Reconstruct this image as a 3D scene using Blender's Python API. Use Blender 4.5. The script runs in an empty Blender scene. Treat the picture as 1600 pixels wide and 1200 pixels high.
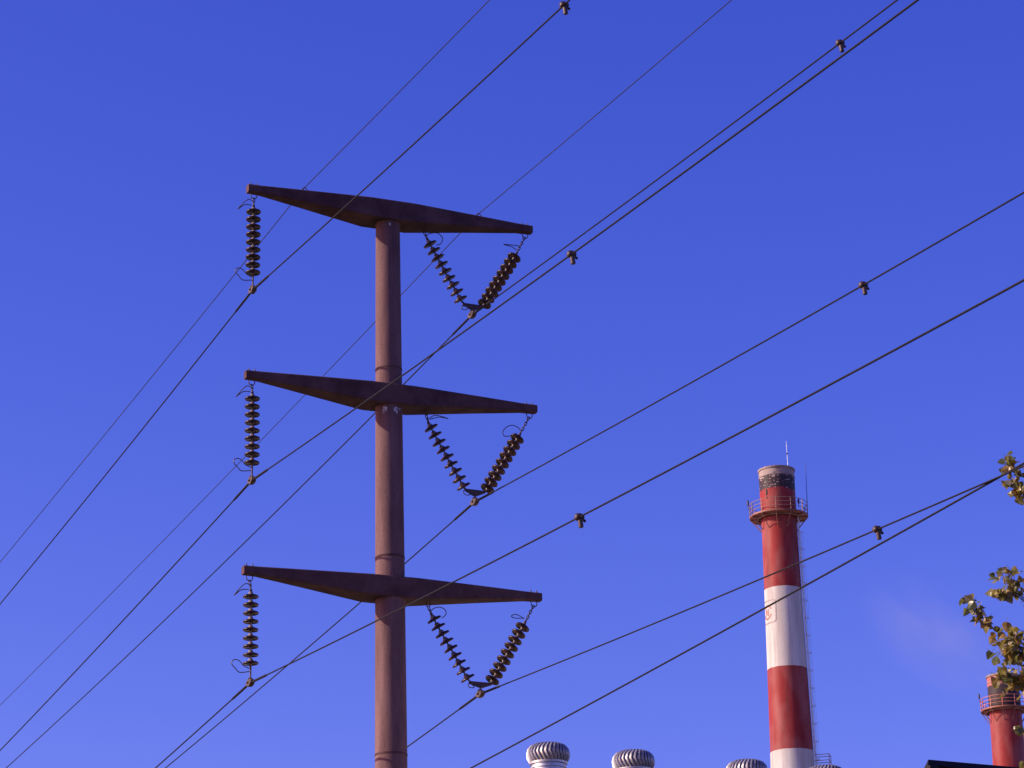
import bpy, math, random
from mathutils import Vector, Matrix
R = math.radians
random.seed(7)
scene = bpy.context.scene
col = scene.collection

# ------------------------------------------------------------------ camera
cam_d = bpy.data.cameras.new('camera'); cam = bpy.data.objects.new('camera', cam_d); col.objects.link(cam)
scene.camera = cam
PITCH, ROLL = 0.34126, -0.02217
cam_d.sensor_width = 36; cam_d.lens = 97.127; cam_d.clip_start = 0.1; cam_d.clip_end = 6000
fw = Vector((0, math.cos(PITCH), math.sin(PITCH))); up = Vector((0, -math.sin(PITCH), math.cos(PITCH))); rt = Vector((1, 0, 0))
rt2 = rt*math.cos(ROLL) + up*math.sin(ROLL); up2 = up*math.cos(ROLL) - rt*math.sin(ROLL)
m = Matrix((rt2, up2, -fw)).transposed().to_4x4(); m.translation = (0, 0, 1.6); cam.matrix_world = m

# ------------------------------------------------------------------ sky and sun
SUN_EL, SUN_AZ = R(25), R(-97)          # azimuth clockwise from +Y: to the left, a little behind the camera
world = bpy.data.worlds.new('World'); scene.world = world; world.use_nodes = True
wn = world.node_tree; wn.nodes.clear()
sky = wn.nodes.new('ShaderNodeTexSky'); sky.sky_type = 'NISHITA'; sky.sun_disc = False
sky.sun_elevation = SUN_EL; sky.sun_rotation = SUN_AZ; sky.altitude = 200; sky.air_density = 1.0; sky.dust_density = 1.2; sky.ozone_density = 4.0
hs = wn.nodes.new('ShaderNodeHueSaturation'); hs.inputs['Saturation'].default_value = 1.12; hs.inputs['Hue'].default_value = 0.522
tint = wn.nodes.new('ShaderNodeMix'); tint.data_type = 'RGBA'; tint.blend_type = 'MULTIPLY'; tint.inputs[0].default_value = 1
tint.inputs[7].default_value = (0.66, 0.555, 1.36, 1)
bg = wn.nodes.new('ShaderNodeBackground'); bg.inputs[1].default_value = 0.12
wo = wn.nodes.new('ShaderNodeOutputWorld')
wn.links.new(sky.outputs[0], hs.inputs['Color']); wn.links.new(hs.outputs[0], tint.inputs[6])
sep = wn.nodes.new('ShaderNodeSeparateColor'); cmb = wn.nodes.new('ShaderNodeCombineColor'); wn.links.new(tint.outputs[2], sep.inputs[0])
for ch, (gain, power) in enumerate(((1.457, 1.40), (1.31, 1.22), (1.33, 0.86))):      # the camera's strong blue-violet rendering of a clear sky
    pw = wn.nodes.new('ShaderNodeMath'); pw.operation = 'POWER'; pw.inputs[1].default_value = power
    ml = wn.nodes.new('ShaderNodeMath'); ml.operation = 'MULTIPLY'; ml.inputs[1].default_value = gain
    wn.links.new(sep.outputs[ch], pw.inputs[0]); wn.links.new(pw.outputs[0], ml.inputs[0]); wn.links.new(ml.outputs[0], cmb.inputs[ch])
wn.links.new(cmb.outputs[0], bg.inputs[0]); wn.links.new(bg.outputs[0], wo.inputs[0])
sun_d = bpy.data.lights.new('sun', 'SUN'); sun_d.energy = 5.0; sun_d.angle = R(0.53); sun_d.color = (1.0, 0.87, 0.70)
sun = bpy.data.objects.new('sun', sun_d); col.objects.link(sun)
sv = Vector((math.sin(SUN_AZ)*math.cos(SUN_EL), math.cos(SUN_AZ)*math.cos(SUN_EL), math.sin(SUN_EL)))
sun.rotation_euler = sv.to_track_quat('Z', 'Y').to_euler(); sun.location = (-20, 0, 40)
vs = scene.view_settings; vs.view_transform = 'Standard'; vs.look = 'None'; vs.exposure = 0.26; vs.gamma = 1; vs.use_curve_mapping = False

# ------------------------------------------------------------------ materials
def mat(name, color, rough=0.6, metal=0.0, color2=None, scale=6.0, stretch=(1, 1, 1), bump=0.0, spec=0.5, contrast=(0.35, 0.65), bscale=None):
    m = bpy.data.materials.new(name); m.use_nodes = True; nt = m.node_tree; b = nt.nodes['Principled BSDF']
    b.inputs['Roughness'].default_value = rough; b.inputs['Metallic'].default_value = metal
    b.inputs['Specular IOR Level'].default_value = spec
    tc = nt.nodes.new('ShaderNodeTexCoord'); mp = nt.nodes.new('ShaderNodeMapping'); mp.inputs['Scale'].default_value = stretch
    nt.links.new(tc.outputs['Object'], mp.inputs[0])
    if color2 is None: color2 = tuple(c*0.75 for c in color)
    nz = nt.nodes.new('ShaderNodeTexNoise'); nz.inputs['Scale'].default_value = scale; nz.inputs['Detail'].default_value = 8; nz.inputs['Roughness'].default_value = 0.65
    nt.links.new(mp.outputs[0], nz.inputs['Vector'])
    rp = nt.nodes.new('ShaderNodeValToRGB'); rp.color_ramp.elements[0].position = contrast[0]; rp.color_ramp.elements[1].position = contrast[1]
    rp.color_ramp.elements[0].color = (*color2, 1); rp.color_ramp.elements[1].color = (*color, 1)
    nt.links.new(nz.outputs[0], rp.inputs[0]); nt.links.new(rp.outputs[0], b.inputs['Base Color'])
    if bump:
        n2 = nt.nodes.new('ShaderNodeTexNoise'); n2.inputs['Scale'].default_value = bscale or scale*4; n2.inputs['Detail'].default_value = 5
        nt.links.new(mp.outputs[0], n2.inputs['Vector'])
        bp = nt.nodes.new('ShaderNodeBump'); bp.inputs['Strength'].default_value = bump; bp.inputs['Distance'].default_value = 0.02
        nt.links.new(n2.outputs[0], bp.inputs['Height']); nt.links.new(bp.outputs[0], b.inputs['Normal'])
    return m

M = {}
M['arm'] = mat('painted_arm_steel', (0.130, 0.068, 0.068), 0.8, 0, (0.068, 0.034, 0.036), 2.2, bump=0.2, spec=0.08)
M['porcelain'] = mat('brown_porcelain', (0.050, 0.019, 0.017), 0.34, 0, (0.028, 0.011, 0.011), 12, spec=0.3)
M['cap'] = mat('galvanised_cap', (0.27, 0.22, 0.21), 0.6, 0.1, (0.13, 0.095, 0.085), 14)
M['fitting'] = mat('weathered_fitting', (0.11, 0.065, 0.058), 0.6, 0.2, (0.045, 0.026, 0.024), 18)
M['horn'] = mat('arcing_horn_steel', (0.10, 0.085, 0.085), 0.5, 0.4)
M['wire'] = mat('weathered_aluminium', (0.017, 0.013, 0.014), 0.6, 0.0, (0.011, 0.009, 0.010), 3, spec=0.15)
M['gwire'] = mat('weathered_steel_wire', (0.03, 0.025, 0.027), 0.6, 0.2, spec=0.2)
M['damper'] = mat('damper_iron', (0.085, 0.045, 0.036), 0.45, 0.1, (0.03, 0.016, 0.015), 25)
M['rail'] = mat('rusty_rail', (0.34, 0.20, 0.14), 0.55, 0, (0.16, 0.08, 0.05), 2.0)
M['rail_red'] = mat('red_rail', (0.58, 0.19, 0.11), 0.5, 0, (0.40, 0.10, 0.06), 2.0)
M['bracket'] = mat('dark_red_bracket', (0.20, 0.07, 0.045), 0.6, 0, (0.11, 0.04, 0.03), 2.0)
M['deck'] = mat('gallery_deck_paint', (0.30, 0.095, 0.045), 0.6, 0, (0.13, 0.045, 0.03), 1.6, contrast=(.3, .6))
M['galv'] = mat('galvanised_steel', (0.62, 0.62, 0.64), 0.4, 0.7, (0.42, 0.42, 0.44), 3)
M['vane'] = mat('bright_aluminium', (0.46, 0.43, 0.42), 0.48, 0.6, (0.27, 0.24, 0.23), 5)
M['antenna'] = mat('white_rod', (0.75, 0.75, 0.76), 0.4, 0.2)
M['dark'] = mat('dark_metal', (0.035, 0.03, 0.035), 0.5, 0.2)
M['emblem'] = mat('faded_red_paint', (0.28, 0.10, 0.075), 0.6, 0, (0.38, 0.20, 0.16), 3)
M['emblem_grey'] = mat('faded_grey_paint', (0.22, 0.17, 0.16), 0.6, 0, (0.36, 0.31, 0.29), 3)
M['bark'] = mat('poplar_bark', (0.13, 0.10, 0.075), 0.9, 0, (0.05, 0.04, 0.03), 12, bump=0.5)
M['ground'] = mat('dry_ground', (0.042, 0.045, 0.022), 0.95, 0, (0.024, 0.028, 0.012), 0.15, bump=0.3, bscale=3)
M['hall_wall'] = mat('hall_cladding', (0.38, 0.37, 0.34), 0.6, 0, (0.30, 0.29, 0.27), 0.6)
M['hall_roof'] = mat('hall_roof_sheet', (0.13, 0.13, 0.135), 0.6, 0.1, (0.09, 0.09, 0.09), 0.8)
M['fascia'] = mat('black_fascia', (0.014, 0.011, 0.014), 0.6, 0, spec=0.2)
M['cladding'] = mat('pale_cladding', (0.62, 0.58, 0.56), 0.5, 0, (0.5, 0.46, 0.44), 1.5)
M['concrete'] = mat('concrete', (0.36, 0.34, 0.31), 0.9, 0, (0.25, 0.24, 0.22), 2)
def leaf_mat(name, c, c2):
    m = mat(name, c, 0.32, 0, c2, 14, spec=0.6)
    nt = m.node_tree; b = nt.nodes['Principled BSDF']
    tr = nt.nodes.new('ShaderNodeBsdfTranslucent'); tr.inputs[0].default_value = (c[0]*1.3, c[1]*1.2, c[2]*0.8, 1)
    mx = nt.nodes.new('ShaderNodeMixShader'); mx.inputs[0].default_value = 0.42
    nt.links.new(b.outputs[0], mx.inputs[1]); nt.links.new(tr.outputs[0], mx.inputs[2])
    nt.links.new(mx.outputs[0], nt.nodes['Material Output'].inputs[0]); return m
M['leaf0'] = leaf_mat('leaf_olive', (0.25, 0.21, 0.055), (0.15, 0.13, 0.034))
M['leaf1'] = leaf_mat('leaf_green', (0.15, 0.165, 0.06), (0.085, 0.095, 0.035))
M['leaf2'] = leaf_mat('leaf_amber', (0.36, 0.23, 0.065), (0.21, 0.13, 0.036))
M['leaf3'] = leaf_mat('leaf_pale', (0.52, 0.45, 0.32), (0.36, 0.29, 0.18))

def pole_material():
    m = mat('rust_brown_pole_paint', (0.200, 0.110, 0.108), 0.8, 0, (0.118, 0.060, 0.061), 4.0, (1, 1, 0.16), bump=0.2, spec=0.15)
    nt = m.node_tree; b = nt.nodes['Principled BSDF']; base = b.inputs['Base Color'].links[0].from_socket
    tc = nt.nodes.new('ShaderNodeTexCoord')
    # fine speckle of darker rust
    nz = nt.nodes.new('ShaderNodeTexNoise'); nz.inputs['Scale'].default_value = 38; nz.inputs['Detail'].default_value = 3
    nt.links.new(tc.outputs['Object'], nz.inputs['Vector'])
    r1 = nt.nodes.new('ShaderNodeValToRGB'); r1.color_ramp.elements[0].position = 0.28; r1.color_ramp.elements[1].position = 0.42
    r1.color_ramp.elements[0].color = (0.55, 0.5, 0.5, 1); r1.color_ramp.elements[1].color = (1, 1, 1, 1)
    nt.links.new(nz.outputs[0], r1.inputs[0])
    mx = nt.nodes.new('ShaderNodeMix'); mx.data_type = 'RGBA'; mx.blend_type = 'MULTIPLY'; mx.inputs[0].default_value = 1
    nt.links.new(base, mx.inputs[6]); nt.links.new(r1.outputs[0], mx.inputs[7])
    nt.links.new(mx.outputs[2], b.inputs['Base Color']); return m
M['pole'] = pole_material()

def chimney_material(name, bands, soot, flake=.585, ragged=1.5):
    """bands: list of (z, colour) from below upwards, colour applies above z; soot: (z0, z1, ragged white above) flaking band near the top"""
    m = bpy.data.materials.new(name); m.use_nodes = True; nt = m.node_tree; L = nt.links.new; b = nt.nodes['Principled BSDF']
    b.inputs['Roughness'].default_value = 0.5; b.inputs['Specular IOR Level'].default_value = 0.09
    tc = nt.nodes.new('ShaderNodeTexCoord'); sp = nt.nodes.new('ShaderNodeSeparateXYZ'); L(tc.outputs['Object'], sp.inputs[0])
    def math_(op, a, c):
        n = nt.nodes.new('ShaderNodeMath'); n.operation = op
        for i, v in enumerate((a, c)):
            if hasattr(v, 'node'): L(v, n.inputs[i])
            else: n.inputs[i].default_value = v
        return n.outputs[0]
    def noise(scale, detail, st=(1, 1, 1)):
        mp = nt.nodes.new('ShaderNodeMapping'); mp.inputs['Scale'].default_value = st; L(tc.outputs['Object'], mp.inputs[0])
        n = nt.nodes.new('ShaderNodeTexNoise'); n.inputs['Scale'].default_value = scale; n.inputs['Detail'].default_value = detail; L(mp.outputs[0], n.inputs['Vector']); return n.outputs[0]
    def mix(fac, a, c, blend='MIX'):
        n = nt.nodes.new('ShaderNodeMix'); n.data_type = 'RGBA'; n.blend_type = blend
        for i, v in ((0, fac), (6, a), (7, c)):
            if hasattr(v, 'node'): L(v, n.inputs[i])
            else: n.inputs[i].default_value = v
        return n.outputs[2]
    wob = math_('MULTIPLY', math_('SUBTRACT', noise(1.5, 3), 0.5), 0.08)
    zw = math_('ADD', sp.outputs[2], wob)
    c = (*bands[0][1], 1)
    for z, cc in bands[1:]: c = mix(math_('GREATER_THAN', zw, z), c, (*cc, 1))
    # weathering: blotches and vertical runs
    runs = nt.nodes.new('ShaderNodeValToRGB'); L(noise(1.6, 6, (1, 1, 0.10)), runs.inputs[0])
    runs.color_ramp.elements[0].position = 0.32; runs.color_ramp.elements[1].position = 0.62
    runs.color_ramp.elements[0].color = (0.74, 0.70, 0.68, 1); runs.color_ramp.elements[1].color = (1, 1, 1, 1)
    c = mix(1.0, c, runs.outputs[0], 'MULTIPLY')
    # chalky faded patches and thin soot streaks
    fd = nt.nodes.new('ShaderNodeMapRange'); L(noise(0.7, 7, (1, 1, 0.45)), fd.inputs[0]); fd.inputs[1].default_value = .45; fd.inputs[2].default_value = .75; fd.inputs[3].default_value = 0; fd.inputs[4].default_value = .26
    c = mix(fd.outputs[0], c, (0.40, 0.30, 0.28, 1))
    stn = nt.nodes.new('ShaderNodeMapRange'); L(noise(2.4, 6, (1, 1, 0.05)), stn.inputs[0]); stn.inputs[1].default_value = .56; stn.inputs[2].default_value = .74; stn.inputs[3].default_value = 0; stn.inputs[4].default_value = .5
    c = mix(stn.outputs[0], c, (0.10, 0.05, 0.045, 1))
    # soot with a ragged edge, flakes of pale coating left in it
    z0, z1 = soot
    rag = math_('MULTIPLY', math_('SUBTRACT', noise(2.6, 8), 0.5), ragged)
    zr = math_('ADD', sp.outputs[2], math_('MULTIPLY', rag, 0.45))
    zt = math_('ADD', sp.outputs[2], rag)
    sm = math_('MULTIPLY', math_('GREATER_THAN', zr, z0), math_('LESS_THAN', zt, z1))
    fl = nt.nodes.new('ShaderNodeValToRGB'); L(noise(3.1, 9, (1, 1, 1.9)), fl.inputs[0])
    fl.color_ramp.elements[0].position = flake; fl.color_ramp.elements[1].position = flake+.06
    fl.color_ramp.elements[0].color = (0.05, 0.036, 0.04, 1); fl.color_ramp.elements[1].color = (0.42, 0.32, 0.30, 1)
    c = mix(sm, c, fl.outputs[0])
    L(c, b.inputs['Base Color'])
    bp = nt.nodes.new('ShaderNodeBump'); bp.inputs['Strength'].default_value = 0.25; bp.inputs['Distance'].default_value = 0.05
    L(noise(1.1, 4), bp.inputs['Height']); L(bp.outputs[0], b.inputs['Normal'])
    return m
RED, WHITE, PINK = (0.28, 0.034, 0.032), (0.56, 0.54, 0.50), (0.34, 0.27, 0.25)
M['chimney_a'] = chimney_material('banded_chimney_paint', [(0, WHITE), (9, RED), (22, WHITE), (35.0, RED), (41.75, WHITE), (48.73, RED), (55.71, WHITE), (62.56, RED), (71.75, PINK)], (71.2, 72.35))
M['chimney_b'] = chimney_material('red_chimney_paint', [(0, WHITE), (14, RED), (27, WHITE), (39, RED), (61.1, (0.42, 0.14, 0.12))], (59.0, 61.15), .9, .12)

# ------------------------------------------------------------------ mesh helpers
class MB:
    def __init__(s): s.v = []; s.f = []
    def add(s, vs, fs, mtx=None):
        o = len(s.v); s.v += [tuple(mtx @ Vector(v)) if mtx else tuple(v) for v in vs]; s.f += [tuple(i+o for i in f) for f in fs]; return s
    def box(s, c, size, mtx=None):
        x, y, z = c; a, b, h = size[0]/2, size[1]/2, size[2]/2
        vs = [(x+i*a, y+j*b, z+k*h) for k in (-1, 1) for j in (-1, 1) for i in (-1, 1)]
        return s.add(vs, [(0, 2, 3, 1), (4, 5, 7, 6), (0, 1, 5, 4), (2, 6, 7, 3), (0, 4, 6, 2), (1, 3, 7, 5)], mtx)
    def lathe(s, prof, n=24, mtx=None, cap0=True, cap1=True):
        vs = [(r*math.cos(2*math.pi*i/n), r*math.sin(2*math.pi*i/n), z) for r, z in prof for i in range(n)]
        fs = [(k*n+i, k*n+(i+1) % n, (k+1)*n+(i+1) % n, (k+1)*n+i) for k in range(len(prof)-1) for i in range(n)]
        if cap0: fs.append(tuple(range(n-1, -1, -1)))
        if cap1: fs.append(tuple((len(prof)-1)*n+i for i in range(n)))
        return s.add(vs, fs, mtx)
    def tube(s, pts, r, n=8, closed=False, mtx=None):
        pts = [Vector(p) for p in pts]; N = len(pts); rs = r if isinstance(r, (list, tuple)) else [r]*N
        tan = []
        for i in range(N):
            a = pts[(i-1) % N] if (closed or i > 0) else pts[i]; b = pts[(i+1) % N] if (closed or i < N-1) else pts[i]
            tan.append((b-a).normalized())
        ref = Vector((0, 0, 1)) if abs(tan[0].z) < 0.9 else Vector((0, 1, 0))
        u = (ref - tan[0]*ref.dot(tan[0])).normalized(); vs = []
        for i in range(N):
            u = (u - tan[i]*u.dot(tan[i])).normalized(); w = tan[i].cross(u)
            vs += [tuple(pts[i] + (u*math.cos(2*math.pi*k/n) + w*math.sin(2*math.pi*k/n))*rs[i]) for k in range(n)]
        fs = [(i*n+k, i*n+(k+1) % n, ((i+1) % N)*n+(k+1) % n, ((i+1) % N)*n+k) for i in range(N if closed else N-1) for k in range(n)]
        if not closed: fs += [tuple(range(n-1, -1, -1)), tuple((N-1)*n+k for k in range(n))]
        return s.add(vs, fs, mtx)
    def prism(s, poly, y0, y1, mtx=None):
        n = len(poly); vs = [(x, y0, z) for x, z in poly] + [(x, y1, z) for x, z in poly]
        return s.add(vs, [tuple(range(n)), tuple(range(2*n-1, n-1, -1))] + [(i, i+n, (i+1) % n+n, (i+1) % n) for i in range(n)], mtx)
    def mesh(s, name, m, smooth=None):
        me = bpy.data.meshes.new(name); me.from_pydata(s.v, [], s.f); me.materials.append(M[m] if isinstance(m, str) else m)
        import bmesh
        bm = bmesh.new(); bm.from_mesh(me); bmesh.ops.recalc_face_normals(bm, faces=bm.faces)
        if smooth is not None:
            for f in bm.faces: f.smooth = True
            for e in bm.edges:
                if len(e.link_faces) == 2 and e.calc_face_angle(0) > R(smooth): e.smooth = False
        bm.to_mesh(me); bm.free(); return me
    def build(s, name, m, parent=None, smooth=None): return link(name, s.mesh(name, m, smooth), parent)
def link(name, me, parent=None, mtx=None):
    o = bpy.data.objects.new(name, me); col.objects.link(o)
    if parent: o.parent = parent
    if mtx is not None: o.matrix_basis = mtx
    return o
def empty(name, loc, rz=0):
    o = bpy.data.objects.new(name, None); col.objects.link(o); o.location = loc; o.rotation_euler = (0, 0, rz); o.empty_display_size = 0.3; return o
def tag(o, label=None, cat=None, group=None, kind=None):
    for k, v in (('label', label), ('category', cat), ('group', group), ('kind', kind)):
        if v: o[k] = v
    return o
def smooth_path(pts, sub=5, closed=False):
    P = [Vector(p) for p in pts]; N = len(P); out = []
    for i in range(N if closed else N-1):
        g = (lambda k: P[k % N]) if closed else (lambda k: P[max(0, min(N-1, k))])
        a, b, c, d = g(i-1), g(i), g(i+1), g(i+2)
        for j in range(sub):
            t = j/sub; out.append(0.5*((2*b) + (c-a)*t + (2*a-5*b+4*c-d)*t*t + (3*b-a-3*c+d)*t**3))
    if not closed: out.append(P[-1])
    return out
def T(x, y, z): return Matrix.Translation((x, y, z))

# ------------------------------------------------------------------ the ground
g = MB(); NX = 40
for j in range(NX+1):
    for i in range(NX+1):
        x = (i/NX*2-1); y = (j/NX*2-1); x = math.copysign(abs(x)**2.2, x)*2500; y = math.copysign(abs(y)**2.2, y)*2500+50
        g.v.append((x, y, 0.12*math.sin(x*0.05)*math.cos(y*0.043)-0.13))
g.f = [(j*(NX+1)+i, j*(NX+1)+i+1, (j+1)*(NX+1)+i+1, (j+1)*(NX+1)+i) for j in range(NX) for i in range(NX)]
tag(g.build('ground', 'ground', smooth=60), kind='structure')
M['bounce'] = mat('pale_bounce_slab', (0.42, 0.40, 0.37), 0.9, 0, (0.30, 0.285, 0.26), 0.12)
y_ = MB().box((30, 270, -.12), (230, 300, .5)); tag(y_.build('bounce_slab', 'bounce'), kind='structure')  # unseen pale slab, added to bounce sunlight onto the chimney's shaded side

# ------------------------------------------------------------------ the pole with three crossarms
PX, PY, PSI = -2.1778, 46.0, 0.41238            # pole foot; the arms' bearing
D = Vector((math.cos(PSI), math.sin(PSI), 0)); N = Vector((math.sin(PSI), -math.cos(PSI), 0))
TIPZ = [21.343, 17.839, 14.335]
pole = empty('power_pole', (PX, PY, 0), PSI)
tag(pole, 'tall rust brown steel pole carrying three tapered crossarms', 'power pole')
def pr(z): return (0.4408 + (20.54-z)*0.01155)/2      # shaft radius at height z
sh = MB().lathe([(pr(z), z) for z in (-0.3, 3, 6, 9, 12, 15, 18, 21.12)], 48)
shaft = sh.build('shaft', 'pole', pole, 30)
tag(MB().lathe([(0.52, -0.3), (0.52, 0.16), (0.49, 0.2)], 32).build('foundation', 'concrete', pole, 30))
for z in (18.25, 14.79, 11.34, 7.9, 4.4):
    MB().lathe([(pr(z)-0.01, z-0.022), (pr(z)+0.006, z-0.018), (pr(z)+0.007, z+0.014), (pr(z)-0.01, z+0.02)], 48, cap0=False, cap1=False).build('weld_seam', 'arm', pole, 30)
L0, L1 = -2.655, 2.835
def arm_mesh(zc, seedv):
    rnd = random.Random(seedv)
    st = [(L0, .075, .070, .072), (L0+.24, .080, .070, .078), (-1.6, .165, .071, .165), (-.42, .28, .072, .30), (.42, .28, .072, .30), (1.7, .165, .071, .16), (L1-.3, .080, .070, .078), (L1, .075, .070, .072)]
    mb = MB(); c = 0.018
    for s, w, t, b in st:
        w += rnd.uniform(-.003, .003)
        ring = [(-w+c, t), (w-c, t), (w, t-c), (w, -b+c), (w-c, -b), (-w+c, -b), (-w, -b+c), (-w, t-c)]
        mb.v += [(s, y, zc+z) for y, z in ring]
    n = 8
    mb.f = [(k*n+i, k*n+(i+1) % n, (k+1)*n+(i+1) % n, (k+1)*n+i) for k in range(len(st)-1) for i in range(n)]
    mb.f += [tuple(range(n)), tuple(range(len(st)*n-1, (len(st)-1)*n-1, -1))]
    return mb
for ai, zc in enumerate(TIPZ):
    arm = arm_mesh(zc, ai).build('crossarm', 'arm', pole)
    zb = zc-0.30
    MB().lathe([(pr(zb)+0.002, zb-0.05), (pr(zb)+0.006, zb-0.035), (pr(zb)+0.014, zb+0.006)], 40, cap0=False, cap1=False).build('weld_collar', 'pole', arm, 40)
    for s in (L0+0.12, L1-0.13):                # u-bolt through each arm end, ends standing proud on top
        pts = []
        for k in range(13):
            a = math.pi*k/12; pts.append((s-0.055*math.cos(a), 0, zc-0.12-0.06*math.sin(a)))
        pts = [(s-0.055, 0, zc+0.13)] + pts + [(s+0.055, 0, zc+0.13)]
        MB().tube(pts, 0.009, 8).build('u_bolt', 'fitting', arm, 50)
        for q in (-0.055, 0.055): MB().lathe([(0.019, zc+0.073), (0.019, zc+0.093)], 6, T(s+q, 0, 0)).build('nut', 'fitting', arm)
    s = 0.705
    pts = [(s-0.035, 0, zc-0.27)] + [(s-0.035*math.cos(math.pi*k/8), 0, zc-0.31-0.04*math.sin(math.pi*k/8)) for k in range(9)] + [(s+0.035, 0, zc-0.27)]
    MB().tube(pts, 0.009, 8).build('hanger_eye', 'fitting', arm, 50)
for s in (-1.585, 1.786):                       # clips that hold the thin shield wires on the top arm
    k = MB().box((s, 0, TIPZ[0]+0.085), (0.07, 0.05, 0.03)); k.tube([(s-0.045, 0, TIPZ[0]+0.07), (s-0.045, 0, TIPZ[0]+0.15), (s, 0, TIPZ[0]+0.19), (s+0.045, 0, TIPZ[0]+0.15), (s+0.045, 0, TIPZ[0]+0.07)], 0.009, 6)
    k.build('wire_clip', 'fitting', pole, 40)
# pale lime streaks on the shaft under the middle arm
def splash(z, ang, h, w, sd):
    rnd = random.Random(sd); mb = MB(); n = 18; r = 0.0035
    ring = []
    for k in range(n):
        a = 2*math.pi*k/n; q = rnd.uniform(0.55, 1.1)
        zz = z + h*math.sin(a)*q*(1.35 if math.sin(a) < 0 else 0.8); th = ang + w*math.cos(a)*q
        ring.append((zz, th))
    mb.v = [((pr(z)+r)*math.cos(ang), (pr(z)+r)*math.sin(ang), z)] + [((pr(zz)+r)*math.cos(th), (pr(zz)+r)*math.sin(th), zz) for zz, th in ring]
    mb.f = [(0, 1+k, 1+(k+1) % n) for k in range(n)]
    return mb
M['lime'] = mat('bird_lime', (0.62, 0.60, 0.60), 0.9, 0, (0.22, 0.15, 0.15), 16, contrast=(0.40, 0.60))
zb = TIPZ[1]-0.30
for dz, an, h, w, sd in ((-.085, -2.02-.22, .055, .20, 1), (-.12, -2.02-.32, .05, .10, 2), (-.08, -1.42, .05, .22, 3), (-.12, -1.36, .05, .10, 4), (-.075, -1.05, .03, .12, 5)):
    splash(zb+dz, an, h, w, sd).build('lime_stain', 'lime', pole)
splash(TIPZ[0]-.30-.075, -1.75, .03, .12, 9).build('lime_stain', 'lime', pole)

# ------------------------------------------------------------------ insulator strings
DISC = MB().lathe([(.050, -.046), (.074, -.050), (.106, -.056), (.126, -.066), (.1325, -.080), (.131, -.092), (.122, -.099), (.112, -.096), (.100, -.090), (.094, -.096), (.084, -.097), (.076, -.090), (.062, -.088), (.056, -.096), (.046, -.096), (.030, -.088)], 28).mesh('insulator_disc', 'porcelain', 50)
CAP = MB().lathe([(.020, .006), (.032, .0), (.037, -.010), (.043, -.024), (.060, -.048), (.064, -.056), (.03, -.058)], 16)
CAP.lathe([(.026, -.086), (.022, -.104), (.014, -.114), (.014, -.142), (.019, -.146)], 10)
CAP = CAP.mesh('cap', 'cap', 40)
def frame_along(p, q):                           # matrix at p whose -z axis runs towards q (within the arm's plane)
    z = (Vector(p)-Vector(q)).normalized(); y = Vector((0, 1, 0)); x = y.cross(z).normalized(); y = z.cross(x)
    mt = Matrix((x, y, z)).transposed().to_4x4(); mt.translation = p; return mt
def discs(root, first, last, n=9, sd=0):
    """discs strung from first to last (centres of the skirts, local x and z)"""
    rnd = random.Random(sd)
    a = Vector((first[0], 0, first[1])); b = Vector((last[0], 0, last[1])); dv = (b-a)/(n-1); un = dv.normalized(); sag = un.cross(Vector((0, 1, 0)))
    for i in range(n):
        p = a + dv*i - un*0.08
        mt = frame_along(p, p+un) @ Matrix.Rotation(rnd.uniform(-.03, .03), 4, 'Y') @ Matrix.Rotation(rnd.uniform(-.03, .03), 4, 'X') @ Matrix.Scale(dv.length/0.1455, 4, (0, 0, 1))
        d = link('insulator_disc', DISC, root, mt); link('cap', CAP, d)
    return a - un*0.08, b + un*0.062
def chain(root, p, q, link_len=0.085, r=0.0085):
    p = Vector((p[0], 0, p[1])); q = Vector((q[0], 0, q[1])); L = (q-p).length; k = max(1, round(L/(link_len*0.78))); 
    for i in range(k):
        a = p + (q-p)*(i/k); b = p + (q-p)*((i+1)/k); mt = frame_along((a+b)/2, b); hl = L/k*0.5+0.006; w = 0.019
        pts = []
        for j in range(16):
            t = 2*math.pi*j/16; x = w*math.cos(t); z = (hl-w)*(1 if math.sin(t) >= 0 else -1) + w*math.sin(t)
            pts.append((x, 0, z))
        if i % 2: mt = mt @ Matrix.Rotation(R(90), 4, 'Z')
        MB().tube(pts, r, 6, True, mt).build('chain_link', 'fitting', root, 60)
def horn(root, pts, depth=0.03, closed=False):
    n = len(pts); P = [(x, -depth*math.sin(math.pi*i/(n-1))*1.0 if not closed else 0.02*math.sin(2*math.pi*i/n), z) for i, (x, z) in enumerate(pts)]
    MB().tube(smooth_path(P, 6, closed), 0.0085, 6, closed).build('arcing_horn', 'horn', root, 60)
def wire_clamp(root, x, z, tilt=0.09):
    """suspension clamp: a boat-shaped body along the conductor, keeper and hinge straps"""
    prof = [(-.14, .012), (-.10, -.028), (-.045, -.055), (.045, -.055), (.10, -.028), (.14, .012), (.12, .03), (.05, .055), (-.05, .055), (-.12, .03)]
    mb = MB(); n = len(prof)
    for xx, hw in ((-.034, 1), (-.02, 1.08), (.02, 1.08), (.034, 1)): mb.v += [(x+xx*1.15, y*hw, z+zz*hw) for y, zz in prof]
    mb.f = [(k*n+i, k*n+(i+1) % n, (k+1)*n+(i+1) % n, (k+1)*n+i) for k in range(3) for i in range(n)] + [tuple(range(n)), tuple(range(4*n-1, 3*n-1, -1))]
    c = mb.build('suspension_clamp', 'fitting', root, 30)
    for s in (-1, 1): MB().lathe([(.016, -.014), (.016, .014)], 6, T(x+s*.056, 0, z+.0) @ Matrix.Rotation(R(90), 4, 'Y')).build('bolt', 'fitting', c)
    for s in (-1, 1): MB().tube([(x+s*.045, 0, z), (x+s*.045, 0, z+.05), (x+s*.02, 0, z+.085)], 0.011, 6).build('strap', 'fitting', c, 60)
    return c
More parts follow.
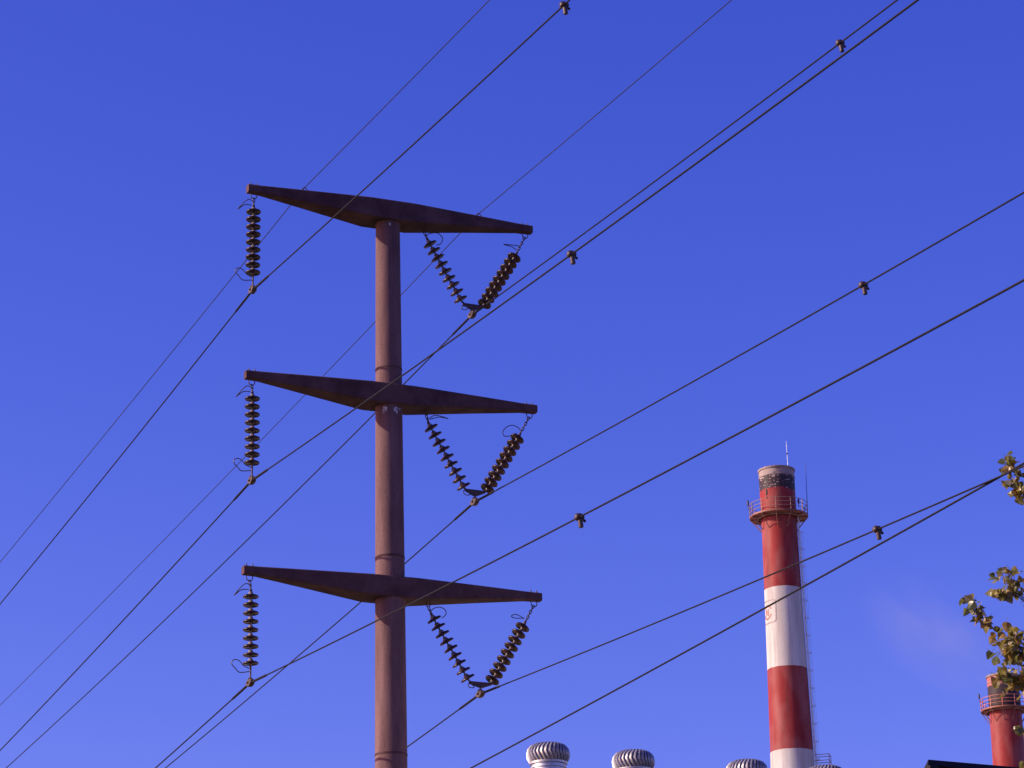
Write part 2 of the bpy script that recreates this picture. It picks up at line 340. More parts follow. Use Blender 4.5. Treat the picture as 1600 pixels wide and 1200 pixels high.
W3 = ['upper', 'middle', 'lower']
HU = [(-2.517, 21.101), (-2.659, 21.116), (-2.846, 20.898), (-2.717, 21.009), (-2.575, 21.038)]
HL = [(-2.548, 19.67), (-2.654, 19.703), (-2.737, 19.776), (-2.808, 19.79), (-2.866, 19.758), (-2.865, 19.698), (-2.806, 19.646), (-2.723, 19.585), (-2.548, 19.615)]
ISTR = [((-2.536, 20.913), (-2.536, 19.756), 19.43), ((-2.52, 17.414), (-2.513, 16.255), 15.932), ((-2.508, 13.884), (-2.50, 12.735), 12.402)]
for i, (a, b, zk) in enumerate(ISTR):
    s0 = -2.535; org = D*s0 + Vector((PX, PY, TIPZ[i]-0.17))
    root = empty('insulator_string', org, PSI)
    tag(root, ['straight hanging string of brown insulator discs under left end of top crossarm', 'straight hanging string of brown insulator discs under left end of middle crossarm', 'straight hanging string of brown insulator discs under left end of bottom crossarm'][i], 'insulator', 'straight insulator strings')
    o = lambda p: (p[0]-s0, p[1]-org.z)
    t0, t1 = discs(root, o(a), o(b), sd=10+i)
    chain(root, (0, 0.0), (t0.x, t0.z+0.045), 0.09)
    MB().lathe([(.022, 0), (.026, .02), (.02, .055), (.012, .06)], 12, T(t0.x, 0, t0.z)).build('socket_fitting', 'fitting', root, 40)
    zc_ = zk-org.z; x_ = o(b)[0]
    l = MB().tube([(t1.x, 0, t1.z+.02), (t1.x, 0, t1.z-.045)], .018, 8); l.box((t1.x, 0, (t1.z-.045+zc_+.07)/2), (.016, .05, (t1.z-.04)-(zc_+.06))); l.build('clevis_link', 'fitting', root, 50)
    wire_clamp(root, x_, zc_)
    dzu, dzl = (a[1]-20.913), (b[1]-19.756); dx = a[0]+2.536; rnd = random.Random(i)
    horn(root, [o((p[0]+dx, p[1]+dzu)) for p in HU], 0.05)
    horn(root, [o((p[0]+dx, p[1]+dzl)) for p in HL], 0.05)
VSTR = [dict(L=((.817, 20.773), (1.4, 19.782)), R=((2.473, 20.749), (1.865, 19.758)), att=((.705, 20.995), (2.70, 21.185)), yoke=((1.455, 19.706), (1.815, 19.702), (1.643, 19.605)), clamp=(1.622, 19.511),
             h=[[(0.748, 20.916), (0.795, 20.97), (0.936, 21.002), (1.018, 20.955), (1.052, 20.889), (1.016, 20.806), (0.934, 20.773)], [(2.587, 20.996), (2.383, 20.979), (2.251, 20.962), (2.406, 20.949), (2.53, 20.907)], [(1.573, 19.643), (1.456, 19.65), (1.397, 19.626), (1.408, 19.588), (1.467, 19.582), (1.55, 19.623)]]),
        dict(L=((.793, 17.257), (1.396, 16.235)), R=((2.456, 17.246), (1.856, 16.249)), att=((.705, 17.49), (2.70, 17.68)), yoke=((1.446, 16.184), (1.802, 16.181), (1.618, 16.085)), clamp=(1.610, 15.972),
             h=[[(0.731, 17.4), (0.869, 17.495), (1.11, 17.455), (0.938, 17.469), (0.777, 17.417)], [(2.525, 17.402), (2.468, 17.452), (2.351, 17.477), (2.233, 17.425), (2.161, 17.327), (2.194, 17.256), (2.3, 17.274), (2.442, 17.347)], [(1.536, 16.109), (1.445, 16.158), (1.381, 16.138), (1.398, 16.086), (1.467, 16.076), (1.536, 16.105)]]),
        dict(L=((.812, 13.766), (1.418, 12.773)), R=((2.473, 13.77), (1.883, 12.776)), att=((.705, 13.985), (2.70, 14.18)), yoke=((1.455, 12.713), (1.855, 12.711), (1.667, 12.628)), clamp=(1.652, 12.513),
             h=[[(0.735, 13.888), (0.803, 13.962), (0.915, 13.985), (1.004, 13.943), (1.021, 13.87), (0.958, 13.804)], [(2.511, 13.927), (2.352, 13.982), (2.253, 13.946), (2.282, 13.916), (2.396, 13.917), (2.511, 13.935)], [(1.544, 12.635), (1.455, 12.681), (1.41, 12.656), (1.442, 12.61), (1.543, 12.618)]])]
for i, v in enumerate(VSTR):
    s0 = 1.62; org = D*s0 + Vector((PX, PY, TIPZ[i]-0.3)); root = empty('insulator_string', org, PSI)
    tag(root, ['V-shaped pair of brown disc insulators hanging under right half of top crossarm', 'V-shaped pair of brown disc insulators hanging under right half of middle crossarm', 'V-shaped pair of brown disc insulators hanging under right half of bottom crossarm'][i], 'insulator', 'V-shaped insulator strings')
    o = lambda p: (p[0]-s0, p[1]-org.z)
    for k, (side, yk) in enumerate((('L', 0), ('R', 1))):
        t0, t1 = discs(root, o(v[side][0]), o(v[side][1]), sd=30+i*2+k)
        at = o(v['att'][k]); dv = Vector((t0.x-at[0], 0, t0.z-at[1])); e = Vector((t0.x, 0, t0.z)) - dv.normalized()*0.05
        chain(root, at, (e.x, e.z), 0.075)
        MB().lathe([(.022, 0), (.026, .02), (.02, .055), (.012, .06)], 12, frame_along(t0, t0+dv)).build('socket_fitting', 'fitting', root, 40)
        y = o(v['yoke'][yk]); MB().tube([t1-Vector((0, 0, -.02)), (y[0]+(.02 if k == 0 else -.02), 0, y[1]-.012)], .017, 8).build('clevis_link', 'fitting', root, 50)
    a, b, c = (o(p) for p in v['yoke'])
    MB().prism([(a[0]-.01, a[1]+.015), (b[0]+.01, b[1]+.015), (b[0]+.015, b[1]-.025), (c[0]+.03, c[1]-.005), (c[0]-.03, c[1]-.005), (a[0]-.015, a[1]-.03)], -.011, .011).build('yoke_plate', 'fitting', root)
    ck = o(v['clamp'])
    l = MB().box((ck[0]+.005, 0, (c[1]+ck[1]+.06)/2), (.016, .045, c[1]-ck[1]-.05)); l.build('clevis_link', 'fitting', root)
    wire_clamp(root, *ck)
    for hh in v['h']: horn(root, [o(p) for p in hh], 0.04)

# ------------------------------------------------------------------ conductors, shield wires, dampers
def wire_pts(P, side, al, sl, bb, T_):
    dr = (N*math.cos(al) + D*math.sin(al))*side; n = 70; out = []
    for i in range(n+1):
        t = T_*(i/n)**1.5; p = P + dr*t; p.z += sl*t + bb*t*t; out.append(p)
    return out, dr
def at_t(P, side, al, sl, bb, t):
    dr = (N*math.cos(al) + D*math.sin(al))*side; p = P + dr*t; p.z += sl*t + bb*t*t; return p
POLE = Vector((PX, PY, 0))
COND = [(-2.534, 19.43, -.0773, -.1117, 'left', 0, 13.40), (-2.518, 15.932, -.080, -.1076, 'left', 1, 13.36), (-2.501, 12.402, -.0773, -.0990, 'left', 2, 13.32),
        (1.620, 19.511, -.0709, -.0958, 'right', 0, 13.44), (1.605, 15.970, -.0787, -.0970, 'right', 1, 13.64), (1.650, 12.516, -.0703, -.0902, 'right', 2, 13.50)]
for s, z, sr, sl, sd, lv, td in COND:
    P = POLE + D*s; P.z = z; org = P.copy()
    a, _ = wire_pts(P, 1, -.0061, sr, .000537, 135); b, _ = wire_pts(P, -1, .037, sl, .000663, 165)
    pts = [q-org for q in reversed(b[1:])] + [q-org for q in a]
    lab = {'left': 'conductor cable clamped below straight insulator string of %s crossarm', 'right': 'conductor cable clamped below V-shaped insulator pair of %s crossarm'}[sd] % ['top', 'middle', 'bottom'][lv]
    root = empty('power_line', org); tag(root, 'dark ' + lab, 'cable', 'power line conductors')
    MB().tube(pts, 0.0120, 8).build('conductor', 'wire', root, 60)
    for side, al, sll, bb in ((1, -.0061, sr, .000537), (-1, .037, sl, .000663)):
        q = [at_t(P, side, al, sll, bb, t)-org for t in (.08, .3, .55, .82, .86, .9)]
        MB().tube(q, [.021, .021, .021, .0205, .017, .0142], 10).build('armour_rod', 'wire', root, 60)
    # vibration damper hung on the span towards the camera
    p = at_t(P, 1, -.0061, sr, .000537, td); dm = empty('vibration_damper', p, PSI)
    ip = {('left', 0): 'cable of top crossarm\'s straight insulator', ('left', 1): 'cable of middle crossarm\'s straight insulator', ('left', 2): 'cable of bottom crossarm\'s straight insulator', ('right', 0): 'cable of top crossarm\'s V insulator', ('right', 1): 'cable of middle crossarm\'s V insulator', ('right', 2): 'cable of bottom crossarm\'s V insulator'}[(sd, lv)]
    tag(dm, 'small brown vibration damper weight clipped on ' + ip, 'damper', 'vibration dampers')
    MB().lathe([(.010, .042), (.035, .038), (.048, .024), (.052, 0), (.048, -.022), (.034, -.036), (.02, -.04)], 16, Matrix.Rotation(R(90), 4, 'X') @ Matrix.Rotation(R(90), 4, 'Y') @ Matrix.Scale(1.5, 4, (0, 0, 1))).build('clamp', 'damper', dm, 40)
    wg = MB().lathe([(.014, -.01), (.034, -.025), (.036, -.045), (.030, -.075), (.033, -.115), (.030, -.132), (.020, -.138)], 16, T(.004, -.01, 0) @ Matrix.Rotation(R(-6), 4, 'Y')); wg.build('weight', 'damper', dm, 40)
    bo = MB().lathe([(.011, 0), (.011, .045)], 8, T(.035, 0, -.04) @ Matrix.Rotation(R(90), 4, 'Y')); bo.lathe([(.02, .03), (.02, .048)], 6, T(.035, 0, -.04) @ Matrix.Rotation(R(90), 4, 'Y')); bo.build('bolt', 'fitting', dm, 40)
    MB().tube([(.018, 0, .03), (.05, .01, .02), (.062, .01, -.012)], .009, 6).build('keeper', 'fitting', dm, 60)
for s, z, sr, sl, w in ((-1.585, 21.528, -.0582, -.0895, 'left'), (1.786, 21.52, -.0579, -.079, 'right')):
    P = POLE + D*s; P.z = z; org = P.copy()
    a, _ = wire_pts(P, 1, -.0061, sr, .000447, 135); b, _ = wire_pts(P, -1, .037, sl, .000293, 165)
    tag(MB().tube([q-org for q in reversed(b[1:])] + [q-org for q in a], 0.0078, 6).build('shield_wire', 'gwire', None, 60), 'thin shield wire resting on top of top crossarm, %s half' % w, 'wire', 'thin shield wires').location = org
P = Vector((3.1028, 37.0, 11.2078)); dr = N*math.cos(.06) + D*math.sin(.06); pts = []
for i in range(-60, 61):
    t = i/60*55; q = dr*t; q.z = .05*t + .0005*t*t; pts.append(q)
o = MB().tube(pts, .0135, 8).build('power_line', 'wire', None, 60); o.location = P
tag(o, 'lowest separate cable crossing below the pole\'s insulators in front of the chimney', 'cable')

# ------------------------------------------------------------------ chimneys
def ring_tube(r, z, rad, n=48): return MB().tube([(r*math.cos(2*math.pi*i/n), r*math.sin(2*math.pi*i/n), z) for i in range(n)], rad, 6, True)
def chimney(loc, prof, matn, zdeck, rdeck, rshaft, label, group, rim, posts, railmat, a0):
    c = empty('chimney', loc); tag(c, label, 'chimney', group)
    MB().lathe(prof, 64, cap1=False).build('shaft', matn, c, 35)
    zr, rr = rim
    mb = MB().lathe([(rr+.02, zr-.20), (rr+.07, zr-.17), (rr+.08, zr-.03), (rr+.05, zr), (rr-.28, zr), (rr-.30, zr-.9)], 64, cap0=False, cap1=False); mb.build('rim', 'chimney_rim', c, 35)
    MB().lathe([(rr+.005, zr-.78), (rr+.04, zr-.76), (rr+.04, zr-.70), (rr+.005, zr-.68)], 64, cap0=False, cap1=False).build('hoop', 'chimney_rim', c, 35)
    dk = MB().lathe([(rshaft-.05, zdeck), (rshaft-.05, zdeck-.06), (rdeck, zdeck-.06), (rdeck, zdeck+.07), (rdeck-.03, zdeck+.07), (rdeck-.03, zdeck), (rshaft-.05, zdeck)], 64, cap0=False, cap1=False).build('gallery_deck', 'deck', c, 35)
    MB().lathe([(rshaft+.25, zdeck-.07), (rshaft+.25, zdeck-.2), (rshaft+.35, zdeck-.2), (rshaft+.35, zdeck-.07)], 48, cap0=False, cap1=False).build('ring_beam', 'rail', dk, 35)
    for h in (.42, .75, 1.1): ring_tube(rdeck-.03, zdeck+h, .028).build('guard_rail', railmat, dk, 60)
    post = MB().tube([(rdeck-.03, 0, 0), (rdeck-.03, 0, 1.13)], .042, 6).mesh('post', railmat, 60)
    brk = MB().tube([(rdeck-.05, 0, -.08), (rshaft+.02, 0, -1.2)], .034, 6); brk.tube([(rdeck, 0, -.09), (rshaft, 0, -.09)], .04, 6); brk = brk.mesh('bracket', 'bracket', 60)
    for k in range(posts):
        mt = T(0, 0, zdeck) @ Matrix.Rotation(a0 + 2*math.pi*k/posts, 4, 'Z')
        link('post', post, dk, mt); link('bracket', brk, dk, mt)
    return c, dk
def lamp_unit(parent, ang, r, z, h):
    x, y = r*math.cos(ang), r*math.sin(ang)
    mb = MB().tube([(x*.97, y*.97, z-.35), (x, y, z-.28), (x, y, z)], .025, 6); mb.lathe([(.04, 0), (.075, .03), (.085, .12), (.085, .36), (.06, .46), (.03, .5)], 12, T(x, y, z)); mb.build('obstruction_light', 'dark', parent, 40)
M['chimney_rim'] = mat('sooty_pink_rim', (0.33, 0.25, 0.235), 0.75, 0, (0.085, 0.06, 0.06), 2.2, (1, 1, 2), contrast=(0.34, 0.62))
cA, dA = chimney((22.40, 225.0, 0), [(2.75, -.5), (2.35, 20), (1.985, 40), (1.775, 49), (1.60, 59.6), (1.505, 67.7), (1.51, 70.5), (1.52, 73.0)], 'chimney_a', 68.95, 2.48, 1.51,
    'nearer red and white banded chimney with blackened top and railed gallery', 'banded chimneys', (73.15, 1.52), 12, 'rail', R(-100))
MB().tube([(.9, -1.1, 72.0), (.9, -1.1, 73.4), (.88, -1.08, 75.4)], [.03, .026, .018], 8).build('lightning_rod', 'antenna', cA, 60)
MB().lathe([(.02, 0), (.07, .03), (.07, .12), (.02, .15)], 8, T(.9, -1.1, 74.2)).build('rod_collar', 'dark', cA, 40)
MB().tube([(2.47, .1, 69.0), (2.5, .1, 71.0), (2.54, 0, 73.85)], [.035, .026, .016], 8).build('lightning_rod', 'dark', dA, 60)
for ang, r, z in ((R(183), 2.58, 70.0), (R(40), 2.5, 70.6), (R(-117), 2.5, 70.3)): lamp_unit(dA, ang, r, z, .4)
# ladder with safety hoops up the right-hand side
la = R(-14); ca, sa = math.cos(la), math.sin(la); tx, ty = -sa, ca
def rad_a(z):
    P_ = [(2.35, 20), (1.985, 40), (1.775, 49), (1.60, 59.6), (1.505, 67.7), (1.51, 70.5)]
    for (r0, z0), (r1, z1) in zip(P_, P_[1:]):
        if z0 <= z <= z1: return r0 + (r1-r0)*(z-z0)/(z1-z0)
    return 1.51
lz = [30+i*1.5 for i in range(27)]
lad = MB()
for q in (-.22, .22): lad.tube([((rad_a(z)+.14)*ca+tx*q, (rad_a(z)+.14)*sa+ty*q, z) for z in lz], .06, 6)
lad = lad.build('ladder', 'antenna', cA, 60)
rg = MB()
for i in range(125):
    z = 30.1+i*.31; r = rad_a(z)+.14; rg.tube([(r*ca-tx*.22, r*sa-ty*.22, z), (r*ca+tx*.22, r*sa+ty*.22, z)], .018, 5)
tag(rg.build('rungs', 'galv', lad, 60), kind='stuff')
for z in lz[:-1]:
    r = rad_a(z)+.14; pts = [(r*ca+tx*.3*math.cos(t)+ca*.34*math.sin(t), r*sa+ty*.3*math.cos(t)+sa*.34*math.sin(t), z) for t in [math.pi*k/10 for k in range(11)]]
    MB().tube(pts, .022, 5).build('safety_hoop', 'galv', lad, 60)
cg = MB()
for t in (.5, math.pi/2, math.pi-.5):
    cg.tube([((rad_a(z)+.14)*ca+tx*.3*math.cos(t)+ca*.34*math.sin(t), (rad_a(z)+.14)*sa+ty*.3*math.cos(t)+sa*.34*math.sin(t), z) for z in lz[:-1]], .012, 5)
cg.build('safety_cage', 'galv', lad, 60)
zr = 47.3; r = rad_a(49)+.1
rp = MB()
for zz in (zr, zr+.5, zr+1.0):
    rp.tube([(r*ca-tx*.5, r*sa-ty*.5, zz), ((r+1.25)*ca-tx*.5, (r+1.25)*sa-ty*.5, zz), ((r+1.25)*ca+tx*.5, (r+1.25)*sa+ty*.5, zz), (r*ca+tx*.5, r*sa+ty*.5, zz)], .03, 5)
for q in (-.5, .5): rp.tube([((r+1.25)*ca+tx*q, (r+1.25)*sa+ty*q, zr), ((r+1.25)*ca+tx*q, (r+1.25)*sa+ty*q, zr+1.0)], .03, 5)
rp.build('rest_platform', 'rail', cA, 60)
# faded emblem painted on the white band: rounded frame, broken ring, zigzag mark
def decal(name, strokes, w, m):
    mb = MB()
    for st in strokes:
        st = [Vector((a, b, 0)) for a, b in st]
        fine = [st[0]]
        for p, q in zip(st, st[1:]):
            ns = max(1, math.ceil((q-p).length/.12)); fine += [p+(q-p)*(j+1)/ns for j in range(ns)]
        st = fine
        for k in range(len(st)-1):
            u = (st[k+1]-st[k]).normalized(); nn = Vector((-u.y, u.x, 0))*w/2; q = [st[k]+nn-u*w*.2, st[k]-nn-u*w*.2, st[k+1]-nn+u*w*.2, st[k+1]+nn+u*w*.2]
            vs = []
            for p in q:
                z = 60.5+p.y; rr = 1.589+(60.5-z)*.0118+.012+k*.0001; ph = R(-90-67) + p.x/1.6
                vs.append((rr*math.cos(ph), rr*math.sin(ph), z))
            mb.add(vs, [(0, 1, 2, 3)])
    mb.build(name, m, cA)
fr = []
for cx, cy, a in ((.72, .68, 0), (-.72, .68, 90), (-.72, -.68, 180), (.72, -.68, 270)):
    fr += [(cx+.28*math.cos(R(a+k*15)), cy+.28*math.sin(R(a+k*15))) for k in range(7)]
decal('emblem_frame', [fr+fr[:1]], .11, 'emblem_grey')
decal('emblem', [[(.55*math.cos(R(a)), .58*math.sin(R(a))) for a in range(25, 150, 12)], [(.55*math.cos(R(a)), .58*math.sin(R(a))) for a in range(205, 345, 12)], [(-.2, -.28), (-.2, .22), (.16, -.28), (.16, .22)]], .17, 'emblem')

cB, dB = chimney((45.86, 256.4, 0), [(2.4, -.5), (2.0, 25), (1.62, 50), (1.53, 56), (1.48, 62)], 'chimney_b', 58.85, 2.28, 1.50,
    'farther red chimney half hidden by leaves at the right edge', 'banded chimneys', (62.2, 1.49), 12, 'rail_red', R(-105))
lamp_unit(dB, R(184), 2.4, 60.0, .4)

# ------------------------------------------------------------------ industrial hall with ridge ventilators (only the ventilators reach the frame)
RD = Vector((math.cos(R(25.6)), math.sin(R(25.6)), 0)); RN = Vector((-RD.y, RD.x, 0)); R0 = Vector((.5935, 58.0, 0))
hall = empty('factory_hall', R0, R(25.6)); tag(hall, 'long metal factory hall whose ridge carries four turbine ventilators', 'building')
x0, x1, rz, hw, ez = -1.4, 46, 13.08, 10, 11.15
MB().add([(x0, -hw, -.3), (x1, -hw, -.3), (x1, hw, -.3), (x0, hw, -.3), (x0, -hw, ez), (x1, -hw, ez), (x1, hw, ez), (x0, hw, ez), (x0, 0, rz-.08), (x1, 0, rz-.08)],
    [(0, 1, 5, 4), (2, 3, 7, 6), (3, 0, 4, 8, 7), (1, 2, 6, 9, 5)]).build('wall', 'hall_wall', hall)
for s in (-1, 1):
    e = .25; k = (rz-ez)/hw
    MB().add([(x0-.2, 0, rz), (x1+.2, 0, rz), (x1+.2, s*(hw+e), ez-e*k), (x0-.2, s*(hw+e), ez-e*k), (x0-.2, 0, rz-.07), (x1+.2, 0, rz-.07), (x1+.2, s*(hw+e), ez-e*k-.07), (x0-.2, s*(hw+e), ez-e*k-.07)],
        [(0, 1, 2, 3), (7, 6, 5, 4), (0, 4, 5, 1), (2, 6, 7, 3), (1, 5, 6, 2), (0, 3, 7, 4)]).build('roof', 'hall_roof', hall)
for s in (-1,):
    for i in range(9):
        MB().box((x0+3+i*5, s*(hw+.03), 5.5), (3.2, .06, 2.6)).build('window', 'dark', hall)
NV = 32
vp = [(.17, .425), (.27, .415), (.36, .375), (.425, .30), (.45, .20), (.44, .10), (.405, .03), (.385, 0)]
def vane_mesh():
    mb = MB(); w = 2*math.pi/NV
    for k, (r, z) in enumerate(vp):
        tw = -.30*math.sin(math.pi*z/.425*.5+.2) + .62*max(0, z/.425-.55)
        for q, dr_ in ((-.12, .0), (.35, .016), (.95, -.034)): mb.v.append(((r+dr_)*math.cos(tw+q*w), (r+dr_)*math.sin(tw+q*w), z))
    mb.f = [(k*3+i, k*3+i+1, k*3+i+4, k*3+i+3) for k in range(len(vp)-1) for i in (0, 1)]
    return mb.mesh('vane', 'vane', 50)
VANE = vane_mesh()
NECK = MB().lathe([(.36, -.75), (.36, -.12), (.385, -.115), (.385, -.085), (.365, -.08), (.365, -.045), (.405, -.03), (.41, .012), (.37, .02)], 36, cap0=False).mesh('neck', 'galv', 35)
TOP = MB().lathe([(.20, .405), (.20, .428), (.10, .445), (.02, .45)], 28).mesh('top_plate', 'vane', 40)
CORE = MB().lathe([(.12, 0), (.12, .41)], 12).mesh('spindle', 'dark', 40)
BASE = MB().box((0, 0, -.82), (.95, .95, .35)).mesh('base_curb', 'galv')
vl = ['first of the four roof turbine ventilators, nearest the pole', 'second roof turbine ventilator from the pole, left of the nearer chimney', 'third roof turbine ventilator from the pole, just left of the nearer chimney', 'fourth roof turbine ventilator, only its top showing right of nearer chimney']
for i, (x, y) in enumerate(((.5935, 58.0), (2.4384, 58.943), (4.980, 60.2215), (6.7835, 61.0386))):
    v = empty('turbine_ventilator', (x, y, 13.63), R(random.uniform(0, 11))); tag(v, vl[i], 'ventilator', 'roof turbine ventilators')
    link('neck', NECK, v); link('top_plate', TOP, v); link('spindle', CORE, v); link('base_curb', BASE, v)
    for k in range(NV): link('vane', VANE, v, Matrix.Rotation(2*math.pi*k/NV, 4, 'Z'))

# nearer building whose dark parapet corner shows at the lower right
bld = empty('flat_roof_building', (5.97, 40.0, 0), R(26.5)); tag(bld, 'flat-roofed building with black parapet cap at the bottom right corner', 'building')
ht = 9.83; LX, LY = 16, 9
KX = .543                                       # the side wall runs back askew, following the plot boundary
def footprint(e): return [(-e+.0, -e), (LX+e, -e), (LX+e, LY+e), (KX*LY-e, LY+e)]
def slab(e0, z0, e1, z1):
    q = MB(); q.v = [(x, y, z0) for x, y in footprint(e0)] + [(x, y, z1) for x, y in footprint(e1)]
    q.f = [(3, 2, 1, 0), (4, 5, 6, 7)] + [(k, (k+1) % 4, (k+1) % 4+4, k+4) for k in range(4)]; return q
slab(-.06, -.3, -.06, ht-.1).build('wall', 'cladding', bld)
slab(.03, ht-.085, 0, ht).build('parapet_cap', 'fascia', bld)
MB().box((.045, .0, (ht-.09)/2), (.14, .14, ht-.1)).build('corner_trim', 'fascia', bld)
for i in range(1, 16): MB().box((i*1.0, .055, (ht-.12)/2), (.05, .03, ht-.3)).build('cladding_joint', 'cladding', bld)
for i in range(4):
    wdw = MB().box((2.5+i*3.6, .06, 5.2), (1.6, .08, 1.7)).build('window', 'dark', bld)

# ------------------------------------------------------------------ poplar on the right; only its outermost twigs reach into the frame
tree = empty('poplar_tree', (7.98, 32.26, -.28)); tree.scale = (1.14, 1.14, 1.14); TO = Vector((7.0, 28.3, -.05))
tag(tree, 'poplar with olive and amber autumn leaves reaching in at the right edge', 'tree')
rnd = random.Random(21)
tk = smooth_path([(0, 0, -.2), (.05, .02, 2), (-.06, .05, 4.5), (.04, -.03, 7), (-.03, .02, 9.5), (.02, 0, 12.6)], 5)
MB().tube(tk, [.2*(1-i/(len(tk)-1))+.012 for i in range(len(tk))], 12).build('trunk', 'bark', tree, 60)
def leaf_mesh(name, mk, sz, bend, curl):
    # broad triangular-ovate poplar leaf with a short stalk, folded a little along the midrib
    out = [(0, 0), (.30, .06), (.48, .26), (.46, .46), (.30, .70), (.12, .90), (0, 1.02)]
    mb = MB(); n = len(out)
    for side in (-1, 1):
        for x, y in out: mb.v.append((side*x*sz, y*sz, (abs(x)*bend - (y-.4)**2*curl)*sz))
    mb.v += [(0, y*sz, -((y-.4)**2*curl)*sz) for _, y in out]
    for s, o_ in ((0, 0), (1, n)):
        mb.f += [(o_+k, o_+k+1, 2*n+k+1, 2*n+k) for k in range(n-1)]
    mb.tube([(0, 0, -.16*curl*sz), (0, -.28*sz, .03*sz), (0, -.5*sz, .12*sz)], .0016, 3)
    return mb.mesh(name, mk)
LEAVES = [leaf_mesh('leaf', 'leaf%d' % k, .070+.022*rnd.random(), rnd.uniform(.15, .6), rnd.uniform(0, .5)) for k in (0, 0, 1, 1, 2, 3, 0, 2)]
def leaf_matrix(p, outdir):
    # hang: blade points outwards and down, turned at random
    y = (Vector(outdir)*.5 + Vector((rnd.uniform(-.8, .8), rnd.uniform(-.8, .8), rnd.uniform(-1.1, .45)))).normalized()
    z = Vector((rnd.uniform(-1, 1), rnd.uniform(-1, 1), rnd.uniform(-.3, 1))); z = (z - y*z.dot(y)).normalized(); x = y.cross(z)
    mt = Matrix((x, y, z)).transposed().to_4x4() @ Matrix.Scale(rnd.uniform(.55, 1.3), 4); mt.translation = Vector(p); return mt
pick = lambda: rnd.choices(range(8), weights=(5, 5, 4, 4, 3, 4.0, 5, 2))[0]
view_leaves = []
def twig(pts, r0, n_leaf, spread, start=.45, subs=4, name='branch'):
    P = [q-TO for q in smooth_path([Vector(p) for p in pts], 6)]
    mb = MB().tube(P, [r0*(1-.88*i/(len(P)-1)) for i in range(len(P))], 6)
    for _ in range(subs):
        k = rnd.randint(int(len(P)*start), len(P)-2); b = P[k]; d = (P[k+1]-P[k]).normalized()
        e = b + (d*.5 + Vector((rnd.uniform(-.7, .5), rnd.uniform(-.7, .7), rnd.uniform(.1, .9)))).normalized()*rnd.uniform(.12, .30)*min(1, spread*8)
        mb.tube([b, (b+e)/2+Vector((0, 0, -.015)), e], [r0*.2, r0*.15, .002], 5)
        for j in range(rnd.randint(3, 5)):
            t = rnd.uniform(.25, 1.0); view_leaves.append((b+(e-b)*t + Vector([rnd.gauss(0, .03) for _ in range(3)]), e-b))
    mb.build(name, 'bark', tree, 60)
    for _ in range(n_leaf):
        k = int(len(P)*(start + (1-start)*rnd.random()**.85)); k = min(k, len(P)-2)
        view_leaves.append((P[k] + Vector([rnd.gauss(0, spread*.5) for _ in range(3)]), P[k+1]-P[k]))
    view_leaves.append((P[-1], P[-1]-P[-2]))
twig([(7, 28.3, 7.1), (6.3, 28.15, 7.75), (5.6, 28.0, 8.28), (5.15, 27.98, 8.56), (4.90, 28.0, 8.78), (4.735, 28.0, 9.03)], .024, 22, .085, .62, 10)
twig([(6.3, 28.15, 7.75), (5.7, 27.9, 8.15), (5.3, 27.8, 8.38), (5.02, 27.75, 8.52)], .016, 120, .17, .5, 10)
twig([(6.2, 28.2, 7.8), (5.75, 28.3, 8.0), (5.4, 28.35, 8.2), (5.12, 28.3, 8.26)], .015, 100, .16, .5, 10)
twig([(5.9, 28.05, 8.1), (5.5, 27.95, 8.25), (5.2, 27.9, 8.42), (5.0, 27.9, 8.44)], .013, 60, .13, .35, 6)
twig([(7, 28.3, 7.9), (6.3, 28.2, 8.6), (5.6, 28.1, 8.92), (5.25, 28.05, 9.1), (5.07, 28.05, 9.36)], .020, 34, .11, .6, 8)
twig([(5.9, 28.1, 8.75), (5.5, 28.1, 8.92), (5.2, 28.0, 9.08), (5.06, 28, 9.06)], .013, 14, .055, .45, 3)
twig([(7, 28.3, 9.2), (6.2, 28.2, 9.9), (5.6, 28.1, 10.3), (5.36, 28.05, 10.42), (5.27, 28.0, 10.52)], .020, 24, .08, .72, 3)
twig([(6.2, 28.2, 9.9), (5.7, 28.1, 10.12), (5.42, 28.0, 10.25), (5.31, 28.0, 10.22)], .013, 26, .085, .7, 3)
twig([(7, 28.3, 6.1), (6.1, 28.2, 6.85), (5.5, 28.1, 7.35), (5.22, 28.05, 7.60), (5.10, 28.05, 7.68)], .024, 9, .045, .7, 1)
twig([(6.1, 28.2, 6.85), (5.6, 28, 7.1), (5.25, 28, 7.25), (5.16, 28, 7.27)], .014, 7, .04, .75, 1)
# the rest of the crown, outside the frame
crown_pts = []
for i in range(58):
    z0 = 2.6+i*.165; ang = i*2.4; ln = max(.35, 1.75-abs(z0-5.5)*.16)*rnd.uniform(.8, 1.0)
    b0 = Vector((0, 0, z0)); e = Vector((math.cos(ang)*ln*.86, math.sin(ang)*ln*.86, z0+ln*.85)); mid = b0+(e-b0)*.55+Vector((0, 0, -.1))
    P = smooth_path([b0, mid, e], 5)
    w = e+TO
    if w.x/w.y < .2: continue
    MB().tube(P, [.028*(1-.9*k/(len(P)-1)) for k in range(len(P))], 5).build('branch', 'bark', tree, 60)
    for _ in range(85):
        t = .3+.75*rnd.random()**.7; q = b0+(e-b0)*t + Vector([rnd.gauss(0, .15) for _ in range(3)]); w = q+TO
        if w.x/w.y > .1985: crown_pts.append((q, e-b0))
def in_view(q): return True
view_leaves.sort(key=lambda a: a[0].x)
print('view leaves', len(view_leaves), 'crown leaves', len(crown_pts))
for q, d in view_leaves[:299]: link('leaf', LEAVES[pick()], tree, leaf_matrix(q, d))
crown_pts += view_leaves[299:]
big = MB(); mi = []
mats = ['leaf0', 'leaf1', 'leaf2', 'leaf3']
